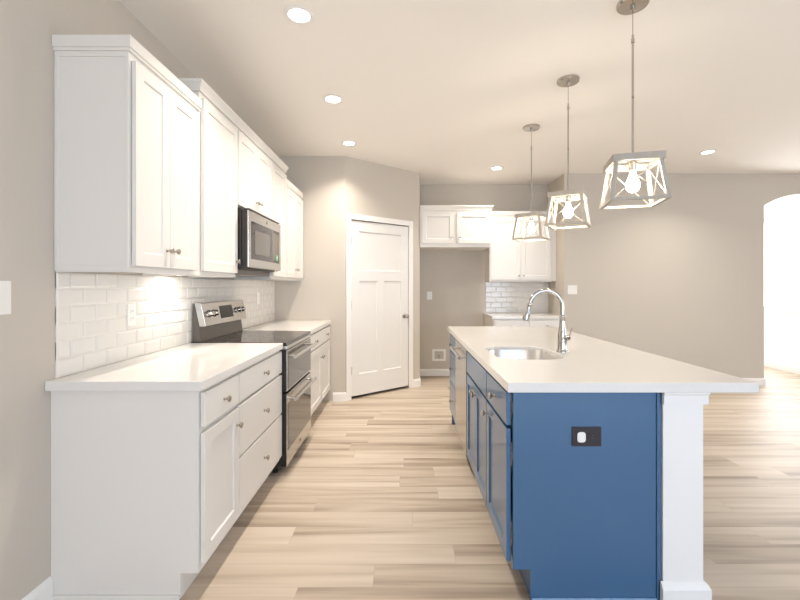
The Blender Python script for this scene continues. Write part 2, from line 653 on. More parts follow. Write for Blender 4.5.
def base_cabinet(label, loc, rotz, wd, depth, m, items, gap=.003, group=None, left_end=False, ztop=CT0 - .001):
    root = thing('base_cabinet', label, 'cabinet', loc, rotz, group)
    bm = newbm()
    prof = [(0, TOE), (TD, TOE), (TD, 0.001), (depth, 0.001), (depth, ztop), (0, ztop)]
    prism(bm, prof, 'x', 0.0005, .018)
    prism(bm, prof, 'x', wd - .018, wd - .0005)
    box(bm, .018, wd - .018, .02, depth, TOE, TOE + .018)
    box(bm, .018, wd - .018, depth - .012, depth, TOE + .018, ztop)
    finish(bm, 'cabinet_body', m, root)
    bm = newbm(); box(bm, .018, wd - .018, 0, .019, TOE, ztop)
    finish(bm, 'face_frame', m, root)
    bm = newbm(); box(bm, .018, wd - .018, TD - .001, TD + .012, 0.001, TOE)
    finish(bm, 'toe_kick', m, root)
    fronts(root, m, items, gap)
    return root


def wall_cabinet(label, loc, rotz, wd, depth, z0, z1, m, items, crown=None, rail=True, group=None, light=False):
    root = thing('wall_cabinet', label, 'cabinet', loc, rotz, group)
    bm = newbm()
    box(bm, .0005, wd - .0005, 0, depth, z0 + .012, z1)
    finish(bm, 'cabinet_body', m, root, bevel=.0015)
    if rail:
        bm = newbm()
        box(bm, .0005, wd - .0005, -.004, .019, z0 - .006, z0 + .012)
        box(bm, .0005, .019, .019, depth, z0 - .006, z0 + .012)
        box(bm, wd - .019, wd - .0005, .019, depth, z0 - .006, z0 + .012)
        finish(bm, 'light_rail', m, root)
    fronts(root, m, items)
    return root


# --- left run of base cabinets (faces +x): local x -> world y
WH = M['white']
DB, DM, DTp = .143, .690, .858   # door bottom, door/drawer split, drawer top
GB = 'white base cabinets'
bd = XF - XL - .001
w1 = Y1 - Y0
b1 = base_cabinet('white base cabinet with drawer over door at the near end of the left run', (XF, Y0, 0), 90, w1, bd, WH,
                  [('drawer', .012, w1 - .004, .714, DTp, (w1 / 2 + .01, .782)), ('door', .012, w1 - .004, DB, .688, (w1 - .034, .611))])
bm = newbm(); box(bm, -.010, .0003, TD, bd, 0.001, .020)
finish(bm, 'shoe_trim', WH, b1, bevel=.003)
w2 = Y2 - Y1
base_cabinet('white base cabinet with three wide drawers, left of the stainless range', (XF, Y1, 0), 90, w2, bd, WH,
             [('drawer', .006, w2 - .012, .714, DTp, (w2 / 2, .787)), ('drawer', .006, w2 - .012, .438, .696, (w2 / 2, .562)), ('drawer', .006, w2 - .012, DB, .426, (w2 / 2, .280))])
w3 = Y4 - Y3
base_cabinet('white base cabinet with drawer and door, just beyond the stainless range', (XF, Y3, 0), 90, w3, bd, WH,
             [('drawer', .010, w3 - .006, .714, DTp, (w3 / 2, .787)), ('door', .010, w3 - .006, DB, .700, (w3 - .036, .590))])
w4 = YP - Y4 - .004
base_cabinet('white base cabinet in the far corner against the pantry wall', (XF, Y4, 0), 90, w4, bd, WH,
             [('drawer', .006, w4 - .012, .714, DTp, (w4 / 2, .787)), ('door', .006, w4 - .012, DB, .700, (.040, .590))])

# worktops
bm = newbm(); box(bm, XL + .001, -.830, Y0 - .030, Y2 - .002, CT0, CT1)
tag(finish(bm, 'worktop', M['quartz'], bevel=.003, seg=3), 'white quartz worktop slab on the near left base cabinets, before the range', 'countertop')
bm = newbm(); box(bm, XL + .001, -.830, Y3 + .002, YP - .001, CT0, CT1)
tag(finish(bm, 'worktop', M['quartz'], bevel=.003, seg=3), 'white quartz worktop slab between the range and the pantry wall', 'countertop')

# --- wall cabinets of the left run
UB = 1.37
T1, T2 = 2.294, 2.408
ud = XU - XL - .001
YU0, YU1, YU4 = 1.776, 2.385, 4.10


def crown_at(root, path, z, style):
    bm = newbm()
    if style == 'flat':
        prof = [(0, z), (.010, z), (.010, z + .012), (.016, z + .014), (.016, z + .062), (0, z + .062)]
    else:
        prof = [(0, z), (.012, z), (.012, z + .010), (.016, z + .022), (.026, z + .042), (.029, z + .046), (.029, z + .060), (0, z + .060)]
    sweep(bm, path, prof)
    finish(bm, 'crown_molding', WH, root)


wd = YU1 - YU0
mid = .276
c = wall_cabinet('white two-door wall cabinet at the near end, over the left worktop', (XU, YU0, 0), 90, wd, ud, UB, T1, WH,
                 [('door', .014, mid - .0015, UB + .022, T1 - .03, (mid - .030, UB + .105)), ('door', mid + .0015, wd - .058, UB + .022, T1 - .03, (mid + .030, UB + .105))])
crown_at(c, [(0, ud), (0, 0), (wd, 0)], T1, 'flat')
bm = newbm()     # applied frame on the exposed side panel
for a, b_, c1, d1 in ((.0, ud, UB + .0, UB + .022), (0, ud, T1 - .022, T1), (0, .018, UB + .022, T1 - .022), (ud - .018, ud, UB + .022, T1 - .022)):
    box(bm, -.005, .0004, a, b_, c1, d1)
finish(bm, 'side_frame', WH, c, bevel=.0015)

wd = Y2 - YU1
c = wall_cabinet('tall white single-door wall cabinet between the near cabinet and the microwave', (XU, YU1 + .001, 0), 90, wd - .002, ud, UB, T2, WH,
                 [('door', .012, wd - .012, UB + .022, T2 - .03, (wd - .040, UB + .100))])
crown_at(c, [(0, ud), (0, 0), (wd - .002, 0)], T2, 'cove')
wd = Y3 - Y2
MZ = 1.85
c = wall_cabinet('short white two-door wall cabinet directly above the microwave', (XU, Y2, 0), 90, wd, ud, MZ, T2, WH,
                 [('door', .008, wd / 2 - .0015, MZ + .016, T2 - .03, (wd / 2 - .030, MZ + .095)), ('door', wd / 2 + .0015, wd - .008, MZ + .016, T2 - .03, (wd / 2 + .030, MZ + .095))], rail=False)
crown_at(c, [(0, 0), (wd, 0)], T2, 'cove')
wd = YU4 - Y3 - .001
c = wall_cabinet('tall narrow white wall cabinet just beyond the microwave', (XU, Y3 + .0005, 0), 90, wd, ud, UB, T2, WH,
                 [('door', .010, wd - .010, UB + .022, T2 - .03, (.036, UB + .075))])
crown_at(c, [(0, 0), (wd, 0), (wd, ud)], T2, 'cove')
wd = YP - YU4 - .003
c = wall_cabinet('lower white two-door wall cabinet in the far corner against the pantry wall', (XU, YU4 + .001, 0), 90, wd, ud, UB, T1, WH,
                 [('door', .010, wd / 2 - .0015, UB + .022, T1 - .03, (wd / 2 - .030, UB + .105)), ('door', wd / 2 + .0015, wd - .012, UB + .022, T1 - .03, (wd / 2 + .030, UB + .105))])
crown_at(c, [(0, 0), (wd, 0)], T1, 'flat')

# --- tile backsplashes


def tiles(name, label, mapf, u0, u1, v0, v1, extra=None):
    bm = newbm()
    TW, THt, g = .152, .076, .0016
    rows = int(math.ceil((v1 - v0) / THt))
    def quad(pts):
        bm.faces.new([bm.verts.new(mapf(*p)) for p in pts])
    for j in range(rows):
        a0, a1 = v0 + j * THt + g / 2, min(v0 + (j + 1) * THt - g / 2, v1)
        if a1 - a0 < .01:
            continue
        u = u0 - (TW / 2 if j % 2 else 0)
        while u < u1:
            b0, b1 = max(u + g / 2, u0), min(u + TW - g / 2, u1)
            u += TW
            if b1 - b0 < .01:
                continue
            c = .009
            o = [(b0, a0), (b1, a0), (b1, a1), (b0, a1)]
            i = [(b0 + c, a0 + c), (b1 - c, a0 + c), (b1 - c, a1 - c), (b0 + c, a1 - c)] if min(b1 - b0, a1 - a0) > .022 else o
            quad([(*p, .008) for p in i])
            quad([(*p, .0006) for p in o])
            for k in range(4):
                k2 = (k + 1) % 4
                if i is not o:
                    quad([(*o[k], .0045), (*o[k2], .0045), (*i[k2], .008), (*i[k], .008)])
                quad([(*o[k], .0006), (*o[k2], .0006), (*o[k2], .0045 if i is not o else .008), (*o[k], .0045 if i is not o else .008)])
    root = thing(name, label, 'backsplash')
    finish(bm, 'tile_field', M['tile'], root, weld=True)
    bm = newbm()
    ps = [(u0, v0), (u1, v0), (u1, v1), (u0, v1)]
    f = [bm.verts.new(mapf(*p, .0035)) for p in ps]
    b = [bm.verts.new(mapf(*p, .0006)) for p in ps]
    bm.faces.new(f); bm.faces.new(b[::-1])
    for k in range(4):
        bm.faces.new((f[k], b[k], b[(k + 1) % 4], f[(k + 1) % 4]))
    finish(bm, 'grout_bed', M['grout'], root)
    return root


tiles('tile_backsplash', 'glossy white subway tile backsplash along the left wall behind the range', lambda u, v, n: (XL + n, u, v), 1.778, YP - .001, CT1 + .001, UB - .007)
tiles('tile_backsplash', 'white tile backsplash on the back wall above the small rear worktop', lambda u, v, n: (u, YB - n, v), 1.185, XR - .001, CT1 + .001, UB - .007)

# ------------------------------------------------------------------ range
STW = Y3 - Y2 - .008
rg = thing('range', 'stainless double-oven electric range with black glass cooktop between the left base cabinets', 'stove', (-.852, Y2 + .004, 0), 90)
W = STW
bm = newbm()
box(bm, 0, W, 0, .605, .045, .900)
finish(bm, 'oven_body', M['black'], rg, bevel=.003)
bm = newbm()
prism(bm, [(-.046, .893), (-.040, .915), (.54, .921), (.605, .921), (.605, .901), (-.040, .901)], 'x', -.001, W + .001)
finish(bm, 'cooktop', M['blackglass'], rg)
bm = newbm(); box(bm, 0, W, -.047, .0, .866, .8925)
finish(bm, 'front_trim', M['steel'], rg, bevel=.004)
for cx, cy, r in ((.20, .14, .11), (.56, .14, .085), (.20, .40, .085), (.56, .40, .11), (.38, .30, .05)):
    bm = newbm()
    for r0 in (r, r * .6):
        n = 40
        A = [bm.verts.new((cx + r0 * math.cos(2 * math.pi * k / n), cy + r0 * math.sin(2 * math.pi * k / n), .9213 + (cy - .54) * .0)) for k in range(n)]
        B = [bm.verts.new((cx + (r0 - .003) * math.cos(2 * math.pi * k / n), cy + (r0 - .003) * math.sin(2 * math.pi * k / n), .9213)) for k in range(n)]
        for k in range(n):
            bm.faces.new((A[k], A[(k + 1) % n], B[(k + 1) % n], B[k]))
    finish(bm, 'burner_ring', M['darkgray'], rg)


def oven_door(z0, z1, gz0, gz1, hz):
    bm = newbm()
    box(bm, .002, W - .002, -.041, -.002, z0, z1)
    d = finish(bm, 'oven_door', M['black'], rg, bevel=.002)
    bm = newbm()
    box(bm, .003, W - .003, -.046, -.0412, z0 + .001, z1 - .001)
    finish(bm, 'door_skin', M['steel'], d, bevel=.0015)
    bm = newbm()
    box(bm, .030, W - .030, -.049, -.046, gz0, gz1)
    finish(bm, 'oven_glass', M['grayglass'], d)
    bm = newbm()
    tube(bm, [(.035, -.095, hz), (W - .035, -.095, hz)], .0125, 14)
    for x in (.075, W - .075):
        tube(bm, [(x, -.095, hz), (x, -.046, hz)], .009, 10)
    finish(bm, 'oven_handle', M['steel'], d, smooth=True)
    return d


oven_door(.576, .862, .590, .852, .812)
dl = oven_door(.060, .560, .165, .488, .515)
bm = newbm(); lathe(bm, [(.011, 0), (.011, .002), (0, .002)], (W / 2, -.046, .112), (0, -1, 0), 20)
finish(bm, 'maker_emblem', M['darkgray'], dl)
bm = newbm()
prism(bm, [(.545, .922), (.560, 1.03), (.545, 1.184), (.604, 1.184), (.604, .922)], 'x', .002, W - .002)
finish(bm, 'back_guard', M['darkgray'], rg)
bm = newbm()
prism(bm, [(.5445, 1.186), (.511, 1.026), (.555, 1.022), (.590, 1.186)], 'x', -.001, W + .001)
cp = finish(bm, 'control_panel', M['steel'], rg, bevel=.003)
pn = Vector((0, -.16, .0335)).normalized()      # outward normal of the tilted face
def on_panel(x, z, off=0.0):
    t = (z - 1.026) / .16
    return Vector((x, .511 + .0335 * t, z)) + Vector((0, pn.y, pn.z)) * off
pn = Vector((0, -.16, .0335)).normalized()
for x in (.085, .165, W - .165, W - .085):
    bm = newbm()
    lathe(bm, [(.027, 0), (.027, .004), (.021, .007), (.0195, .030), (.016, .034), (0, .035)], on_panel(x, 1.108), pn, 20)
    k = finish(bm, 'burner_knob', M['chrome'], cp, smooth=True)
bm = newbm()
c4 = [on_panel(x, z, o) for o in (0.0, .002) for x, z in ((.265, 1.062), (.49, 1.062), (.49, 1.155), (.265, 1.155))]
v = [bm.verts.new(p) for p in c4]
for f in ((0, 3, 2, 1), (4, 5, 6, 7), (0, 1, 5, 4), (1, 2, 6, 5), (2, 3, 7, 6), (3, 0, 4, 7)):
    bm.faces.new([v[i] for i in f])
finish(bm, 'clock_display', M['black'], cp)
for x in (.05, W - .05):
    for y in (.05, .55):
        bm = newbm(); lathe(bm, [(.018, 0), (.018, .02), (.01, .022), (.01, .046)], (x, y, 0.0005), (0, 0, 1), 12)
        finish(bm, 'foot', M['black'], rg)

# ------------------------------------------------------------------ microwave
mw = thing('microwave', 'stainless over-the-range microwave mounted under the short wall cabinet', 'microwave', (-1.140, Y2 + .003, 0), 90)
W = Y3 - Y2 - .006
bm = newbm(); box(bm, 0, W, -.020, .323, 1.425, 1.846)
finish(bm, 'microwave_body', M['black'], mw, bevel=.003)
bm = newbm(); box(bm, .01, W - .01, .02, .322, 1.385, 1.425)
finish(bm, 'vent_base', M['darkgray'], mw, bevel=.004)
bm = newbm(); box(bm, 0.001, W - .001, -.060, -.022, 1.436, 1.829)
md = finish(bm, 'microwave_door', M['black'], mw, bevel=.003)
bm = newbm(); box(bm, 0.001, W - .001, -.072, -.0602, 1.435, 1.830)
finish(bm, 'door_skin', M['steel'], md, bevel=.003)
bm = newbm(); box(bm, .055, .700, -.0745, -.072, 1.495, 1.760)
finish(bm, 'door_glass', M['blackglass'], md)
bm = newbm(); box(bm, .11, .44, -.0760, -.0745, 1.535, 1.705)
finish(bm, 'viewing_window', M['grayglass'], md)
bm = newbm(); box(bm, .505, .680, -.0760, -.0745, 1.515, 1.735)
finish(bm, 'control_pad', M['grayglass'], md)
bm = newbm(); lathe(bm, [(.012, 0), (.012, .0015), (0, .0015)], (.385, -.072, 1.795), (0, -1, 0), 20)
finish(bm, 'maker_emblem', M['darkgray'], md)
bm = newbm(); box(bm, .60, .655, -.0772, -.0760, 1.512, 1.562)
st = finish(bm, 'sticker', M['green'], md)
bm = newbm()
prism(bm, [(.612, 1.536), (.622, 1.524), (.646, 1.548), (.640, 1.554), (.622, 1.536), (.618, 1.542)], 'y', -.0780, -.0772)
finish(bm, 'check_mark', M['plastic'], st)
bm = newbm(); box(bm, .02, W - .02, -.068, -.030, 1.838, 1.846)
finish(bm, 'vent_grille', M['darkgray'], mw)

# ------------------------------------------------------------------ back wall cabinets
fx0 = BX + .003
fw = 1.135 - fx0
dd = .63
c = wall_cabinet('short deep white two-door cabinet over the empty refrigerator alcove', (fx0, YB - dd - .002, 0), 0, fw, dd, 1.826, T1, WH,
                 [('door', .025, fw / 2 - .02, 1.862, T1 - .03, (fw / 2 - .052, 1.925)), ('door', fw / 2 + .02, fw - .012, 1.862, T1 - .03, (fw / 2 + .052, 1.925))], rail=False)
bm = newbm(); box(bm, 0, fw, 0, dd, 1.812, 1.838)
finish(bm, 'bottom_trim', WH, c)
crown_at(c, [(0, 0), (fw, 0), (fw, dd)], T1, 'cove')
ux0 = 1.180
uw = 2.036 - ux0
c = wall_cabinet('taller white two-door wall cabinet on the back wall beside the alcove', (ux0, YB - .32, 0), 0, uw, .318, UB, T1 - .02, WH,
                 [('door', .018, uw / 2 - .002, UB + .022, T1 - .05, (uw / 2 - .032, UB + .075)), ('door', uw / 2 + .002, uw - .018, UB + .022, T1 - .05, (uw / 2 + .032, UB + .075))])
crown_at(c, [(0, .318), (0, 0), (uw, 0)], T1 - .02, 'flat')
bm = newbm(); box(bm, uw, XR - ux0 - .001, .004, .022, UB, T1 - .02)
finish(bm, 'filler_strip', WH, c)
bw = XR - 1.168 - .004
base_cabinet('white base cabinet with wide drawers under the rear worktop, behind the island', (1.168, YB - .62, 0), 0, bw, .618, WH,
             [('drawer', .012, bw / 2 - .003, .714, DTp, (bw / 4, .787)), ('drawer', bw / 2 + .003, bw - .012, .714, DTp, (bw * 3 / 4, .787)),
              ('door', .012, bw / 2 - .003, DB, .700, (bw / 2 - .036, .650)), ('door', bw / 2 + .003, bw - .012, DB, .700, (bw / 2 + .036, .650))])
bm = newbm(); box(bm, 1.150, XR - .002, YB - .645, YB - .001, CT0, CT1)
tag(finish(bm, 'worktop', M['quartz'], bevel=.003), 'small white quartz worktop on the rear base cabinet, behind the faucet', 'countertop')

# ------------------------------------------------------------------ island (cabinets face -x): local x -> world -y
BL = M['blue']
YI0, YI1, YI2, YI3, YI4 = 1.762, 2.19, 2.88, 3.478, 3.96
idp = .585
TOE = .118
w1 = YI1 - YI0
# local x runs from far to near, so the near edge is at x = w
base_cabinet('blue island base cabinet with one drawer over one door, nearest the camera', (XI, YI1, 0), -90, w1, idp, BL,
             [('drawer', .006, w1 + .001, .722, .858, (w1 / 2, .790), [(w1 - .006, .80)]), ('door', .006, w1 + .001, .155, .708, (.036, .655), [(w1 - .003, .60), (w1 - .003, .27)])], gap=.007)
w2 = YI2 - YI1
base_cabinet('blue island sink base cabinet with two doors, below the sink', (XI, YI2, 0), -90, w2, idp, BL,
             [('false', .006, w2 - .006, .722, .858), ('door', .006, w2 / 2 - .002, .155, .708, (w2 / 2 - .034, .655)), ('door', w2 / 2 + .002, w2 - .006, .155, .708, (w2 / 2 + .034, .655))], gap=.007)
w4 = YI4 - YI3
base_cabinet('blue island base cabinet with a stack of three drawers at the far end', (XI, YI4, 0), -90, w4, idp, BL,
             [('drawer', .006, w4 - .006, .722, .858, (w4 / 2, .79)), ('drawer', .006, w4 - .006, .44, .710, (w4 / 2, .575)), ('drawer', .006, w4 - .006, .155, .428, (w4 / 2, .29))], gap=.007)

# dishwasher
dw = thing('dishwasher', 'stainless dishwasher built into the island between sink cabinet and far drawers', 'dishwasher', (XI, YI3 - .002, 0), -90)
W = YI3 - YI2 - .004
bm = newbm(); box(bm, .004, W - .004, .004, .56, .10, CT0 - .006)
finish(bm, 'dishwasher_body', M['black'], dw)
bm = newbm(); box(bm, .004, W - .004, .06, .08, .001, .10)
finish(bm, 'toe_panel', M['black'], dw)
bm = newbm(); box(bm, .003, W - .003, -.030, .003, .125, .866)
dd_ = finish(bm, 'dishwasher_door', M['steel'], dw, bevel=.003)
bm = newbm()
tube(bm, [(.04, -.070, .805), (W - .04, -.070, .805)], .011, 12)
for x in (.07, W - .07):
    tube(bm, [(x, -.070, .805), (x, -.029, .805)], .008, 10)
finish(bm, 'dishwasher_handle', M['steel'], dd_, smooth=True)

# end panel and back panel
ep = thing('island_end_panel', 'plain blue panel closing the near end of the island', 'panel', (XI - .002, 1.742, 0))
bm = newbm()
pw = 1.043 - XI + .002
prism(bm, [(0, .131), (.072, .131), (.072, .001), (pw, .001), (pw, CT0 - .001), (0, CT0 - .001)], 'y', 0, .018)
finish(bm, 'panel_board', BL, ep, bevel=.0015)
bm = newbm()
prism(bm, [(-.009, .001), (-.0003, .001), (-.0003, .018), (-.005, .016), (-.009, .008)], 'x', .075, pw)
finish(bm, 'shoe_trim', BL, ep)
bm = newbm()
box(bm, 1.0445, 1.062, 1.738, YI4 + .02, .001, CT0 - .001)
tag(finish(bm, 'island_back_panel', BL), 'long blue panel along the seating side of the island, ending beside the white post', 'panel')
bm = newbm()
box(bm, XI - .002, 1.0435, YI4 + .002, YI4 + .02, .001, CT0 - .001)
tag(finish(bm, 'island_end_panel', BL), 'plain blue panel closing the far end of the island', 'panel')

# white support post
px0, px1, py0, py1 = 1.066, 1.232, 1.732, 1.904
post = thing('support_post', 'square white post holding up the near overhang of the island worktop', 'post', (0, 0, 0))
bm = newbm(); box(bm, px0, px1, py0, py1, .001, CT0 - .001)
finish(bm, 'post_shaft', M['trim'], post, bevel=.002)
path = [(px0 - .004, py0), (px1, py0), (px1, py1), (px0, py1)]
bm = newbm()
zc = CT0 - .001
sweep(bm, path, [(.0005, zc - .052), (.013, zc - .052), (.013, zc - .016), (.017, zc - .009), (.017, zc), (.0005, zc)])
finish(bm, 'post_cap', M['trim'], post)
bm = newbm()
path[0] = (px0 - .012, py0)
sweep(bm, path, [(.0005, .001), (.027, .001), (.027, .010), (.020, .020), (.020, .066), (.014, .080), (.005, .090), (.0005, .092)])
finish(bm, 'post_base', M['trim'], post)

# island worktop with the sink cut-out
SX0, SX1, SY0, SY1 = .510, .885, 2.235, 2.735
IX0, IX1, IY0, IY1 = .420, 1.436, 1.700, 4.075


def slab_with_hole(name, inner, x0, x1, y0, y1, z0, z1, zt, m):
    """worktop: thin slab (zt..z1) with a hole and a thicker built-up edge down to z0"""
    bm = newbm()
    ap = .030
    def rect(d, z):
        return [bm.verts.new(p) for p in ((x0 + d, y0 + d, z), (x1 - d, y0 + d, z), (x1 - d, y1 - d, z), (x0 + d, y1 - d, z))]
    def loop_edges(vs):
        return [bm.edges.get((vs[k], vs[(k + 1) % len(vs)])) or bm.edges.new((vs[k], vs[(k + 1) % len(vs)])) for k in range(len(vs))]
    def skin(a, b):
        for k in range(len(a)):
            bm.faces.new((a[k], a[(k + 1) % len(a)], b[(k + 1) % len(a)], b[k]))
    ot, ob_, ib, it_ = rect(0, z1), rect(0, z0), rect(ap, z0), rect(ap, zt)
    ht = [bm.verts.new((p[0], p[1], z1)) for p in inner]
    hb_ = [bm.verts.new((p[0], p[1], zt)) for p in inner]
    skin(ot, ob_); skin(ob_, ib); skin(ib, it_); skin(ht, hb_)
    bmesh.ops.triangle_fill(bm, edges=loop_edges(ot) + loop_edges(ht), use_beauty=True)
    bmesh.ops.triangle_fill(bm, edges=loop_edges(it_) + loop_edges(hb_), use_beauty=True)
    return finish(bm, name, m, bevel=.0025)


hole = rbox2d(SX0, SX1, SY0, SY1, .13, 10)
CTS = .896
tag(slab_with_hole('worktop', hole, IX0, IX1, IY0, IY1, CT0, CT1, CTS, M['quartz']), 'long white quartz worktop on the blue island, with the sink cut into it', 'countertop')

# sink
sk = thing('sink', 'rounded stainless undermount sink set into the island worktop', 'sink', ((SX0 + SX1) / 2, (SY0 + SY1) / 2, CTS))
cx, cy = (SX0 + SX1) / 2, (SY0 + SY1) / 2


def rloop(bm, g, z):
    r = max(.02, .13 + g)
    return [bm.verts.new((p[0] - cx, p[1] - cy, z)) for p in rbox2d(SX0 - g, SX1 + g, SY0 - g, SY1 + g, r, 10)]


bm = newbm()
loops = [rloop(bm, .020, -.0035), rloop(bm, .020, -.0015), rloop(bm, .004, -.0015), rloop(bm, .002, -.006), rloop(bm, -.008, -.15), rloop(bm, -.010, -.172), rloop(bm, -.028, -.184), rloop(bm, -.10, -.188)]
for a, b in zip(loops, loops[1:]):
    n = len(a)
    for k in range(n):
        bm.faces.new((a[k], a[(k + 1) % n], b[(k + 1) % n], b[k]))
bm.faces.new(loops[-1])
bo = finish(bm, 'sink_bowl', M['sinksteel'], sk, smooth=True)
sol = bo.modifiers.new('sheet', 'SOLIDIFY'); sol.thickness = .0012; sol.offset = -1
bm = newbm()
lathe(bm, [(.055, 0), (.055, .003), (.045, .004), (.030, .0015), (0, .0015)], (0, .05, -.1875), (0, 0, 1), 28)
finish(bm, 'drain', M['chrome'], sk, smooth=True)

# faucet
FX, FY = .940, 2.50
fc = thing('faucet', 'tall chrome gooseneck faucet with pull-down spray head beside the sink', 'faucet', (FX, FY, CT1))
bm = newbm()
lathe(bm, [(.034, .0005), (.034, .006), (.030, .012), (.028, .02), (.027, .07), (.0275, .10), (.024, .12), (.019, .15), (.0165, .18), (.0155, .2), (.0185, .205), (.0185, .212), (.014, .22)], (0, 0, 0), (0, 0, 1), 28)
finish(bm, 'faucet_base', M['chrome'], fc, smooth=True)
bm = newbm()
rr = .098
pts = [(0, 0, .215), (0, 0, .26)]
for k in range(0, 25):
    a = math.radians(180 * k / 24 * 0.92)
    pts.append((-rr + rr * math.cos(a), 0, .266 + rr * math.sin(a)))
finishpt = pts[-1]
tube(bm, pts, .0130, 16)
finish(bm, 'gooseneck', M['chrome'], fc, smooth=True)
a = math.radians(180 * .92)
dirv = Vector((-math.sin(a), 0, math.cos(a)))     # tangent at the end
bm = newbm()
lathe(bm, [(.0125, -.004), (.0155, .004), (.0155, .012), (.0135, .018), (.0135, .040), (.0185, .062), (.020, .095), (.0185, .108), (.014, .110), (0, .110)], finishpt, dirv, 22)
finish(bm, 'spray_head', M['chrome'], fc, smooth=True)
bm = newbm()
lathe(bm, [(.012, 0), (.012, .018), (.014, .020), (.014, .036), (.010, .040), (0, .040)], (.006, -.020, .088), (.3, -.95, 0), 18)
tube(bm, [(.018, -.050, .090), (.024, -.056, .11), (.034, -.066, .15)], [.006, .0055, .004], 10)
finish(bm, 'lever_handle', M['chrome'], fc, smooth=True)

# ------------------------------------------------------------------ pendants
def pendant(x, y, rot, label, z_bot=1.735):
    root = thing('pendant_light', label, 'pendant light', (x, y, H), rot, None)
    zb = z_bot - H
    hb, ht, sh = .135, .108, .205
    bm = newbm()
    lathe(bm, [(0, -.0005), (.077, -.0005), (.077, -.014), (.072, -.020), (.012, -.024), (.012, -.040), (.006, -.046), (0, -.046)], n=32)
    finish(bm, 'canopy', M['nickel'], root, smooth=True)
    bm = newbm()
    tube(bm, [(0, 0, -.045), (0, 0, -.18)], .0025, 8)
    tube(bm, [(0, 0, -.17), (0, 0, -.20), (0, 0, -.50)], .0055, 10)
    tube(bm, [(0, 0, -.49), (0, 0, zb + sh + .035)], .0055, 10)
    lathe(bm, [(.0085, 0), (.0085, .02)], (0, 0, -.19), (0, 0, -1), 12)
    finish(bm, 'rod', M['nickel'], root, smooth=True)
    # shade: tapered frame
    shade = None
    bm = newbm()
    t = .018
    for sx, sy in ((-1, -1), (1, -1), (1, 1), (-1, 1)):
        b0 = Vector((sx * (hb - t / 2), sy * (hb - t / 2), zb))
        t0 = Vector((sx * (ht - t / 2), sy * (ht - t / 2), zb + sh))
        lo, hi = [], []
        for dx, dy in ((-1, -1), (1, -1), (1, 1), (-1, 1)):
            lo.append(bm.verts.new(b0 + Vector((dx * t / 2, dy * t / 2, 0))))
            hi.append(bm.verts.new(t0 + Vector((dx * t / 2, dy * t / 2, 0))))
        bm.faces.new(lo[::-1]); bm.faces.new(hi)
        for k in range(4):
            bm.faces.new((lo[k], lo[(k + 1) % 4], hi[(k + 1) % 4], hi[k]))
    for a0, a1, z0, z1 in ((hb, hb - t, zb - .004, zb + .010),):
        box(bm, -a0, a0, -a0, -a1, z0, z1); box(bm, -a0, a0, a1, a0, z0, z1)
        box(bm, -a0, -a1, -a1, a1, z0, z1); box(bm, a1, a0, -a1, a1, z0, z1)
    shade = finish(bm, 'lamp_shade', M['wood'], root, bevel=.001)
    bm = newbm()      # top boards, their ends running past the corners
    o = ht + .004
    box(bm, -o - .006, o + .006, -ht - .010, -ht, zb + sh - .008, zb + sh + .026)
    box(bm, -o - .006, o + .006, ht, ht + .010, zb + sh - .008, zb + sh + .026)
    box(bm, -ht - .010, -ht, -ht, ht, zb + sh - .008, zb + sh + .026)
    box(bm, ht, ht + .010, -ht, ht, zb + sh - .008, zb + sh + .026)
    box(bm, -ht, ht, -.014, .014, zb + sh + .012, zb + sh + .024)
    finish(bm, 'top_boards', M['wood'], shade, bevel=.001)
    bm = newbm()
    def P(u, s, v):      # point on side s, u in -1..1, v in 0..1
        a = hb + (ht - hb) * v - t / 2
        x_, y_ = u * (a - t / 2), -a
        for _ in range(s):
            x_, y_ = -y_, x_
        return (x_, y_, zb + .008 + (sh - .016) * v)
    for s in range(4):
        tube(bm, [P(-1, s, 0), P(1, s, 1)], .0022, 6)
        tube(bm, [P(1, s, 0), P(-1, s, 1)], .0022, 6)
    finish(bm, 'cross_wires', M['wire'], shade)
    bm = newbm()
    lathe(bm, [(.016, 0), (.021, -.004), (.021, -.045), (.018, -.05), (0, -.05)], (0, 0, zb + sh + .013), (0, 0, 1), 18)
    finish(bm, 'socket', M['nickel'], root, smooth=True)
    bm = newbm()
    zt = zb + sh - .038
    lathe(bm, [(0.0, 0), (.013, 0), (.014, -.018), (.022, -.038), (.030, -.058), (.0325, -.075), (.029, -.092), (.018, -.105), (0, -.110)], (0, 0, zt), (0, 0, 1), 22)
    finish(bm, 'bulb', M['bulb'], root, smooth=True)
    return root


pendant(1.19, 2.19, -14, 'nearest and largest-looking of the three open-frame pendant lights over the island')
pendant(1.174, 3.01, -31, 'middle one of the three open-frame pendant lights over the island')
pendant(1.18, 3.90, -35, 'farthest of the three open-frame pendant lights, seen before the rear wall cabinet')

# ------------------------------------------------------------------ recessed ceiling lights
def recessed(x, y, label):
    root = thing('recessed_light', label, 'ceiling light', (x, y, H), 0, None)
    bm = newbm()
    lathe(bm, [(.058, -.0005), (.082, -.0005), (.082, -.004), (.060, -.007), (.056, -.004)], n=36)
    finish(bm, 'trim_ring', M['trim'], root, smooth=True)
    bm = newbm()
    lathe(bm, [(0, -.0005), (.057, -.0005), (.057, -.0045), (0, -.0045)], n=36)
    finish(bm, 'lens', M['lens'], root)
    l = bpy.data.lights.new('downlight', 'AREA')
    l.shape = 'DISK'; l.size = .11; l.energy = CAN; l.color = WARM; l.spread = math.radians(125)
    lo = bpy.data.objects.new('downlight', l)
    COL.objects.link(lo); lo.parent = root; lo.location = (0, 0, -.012)


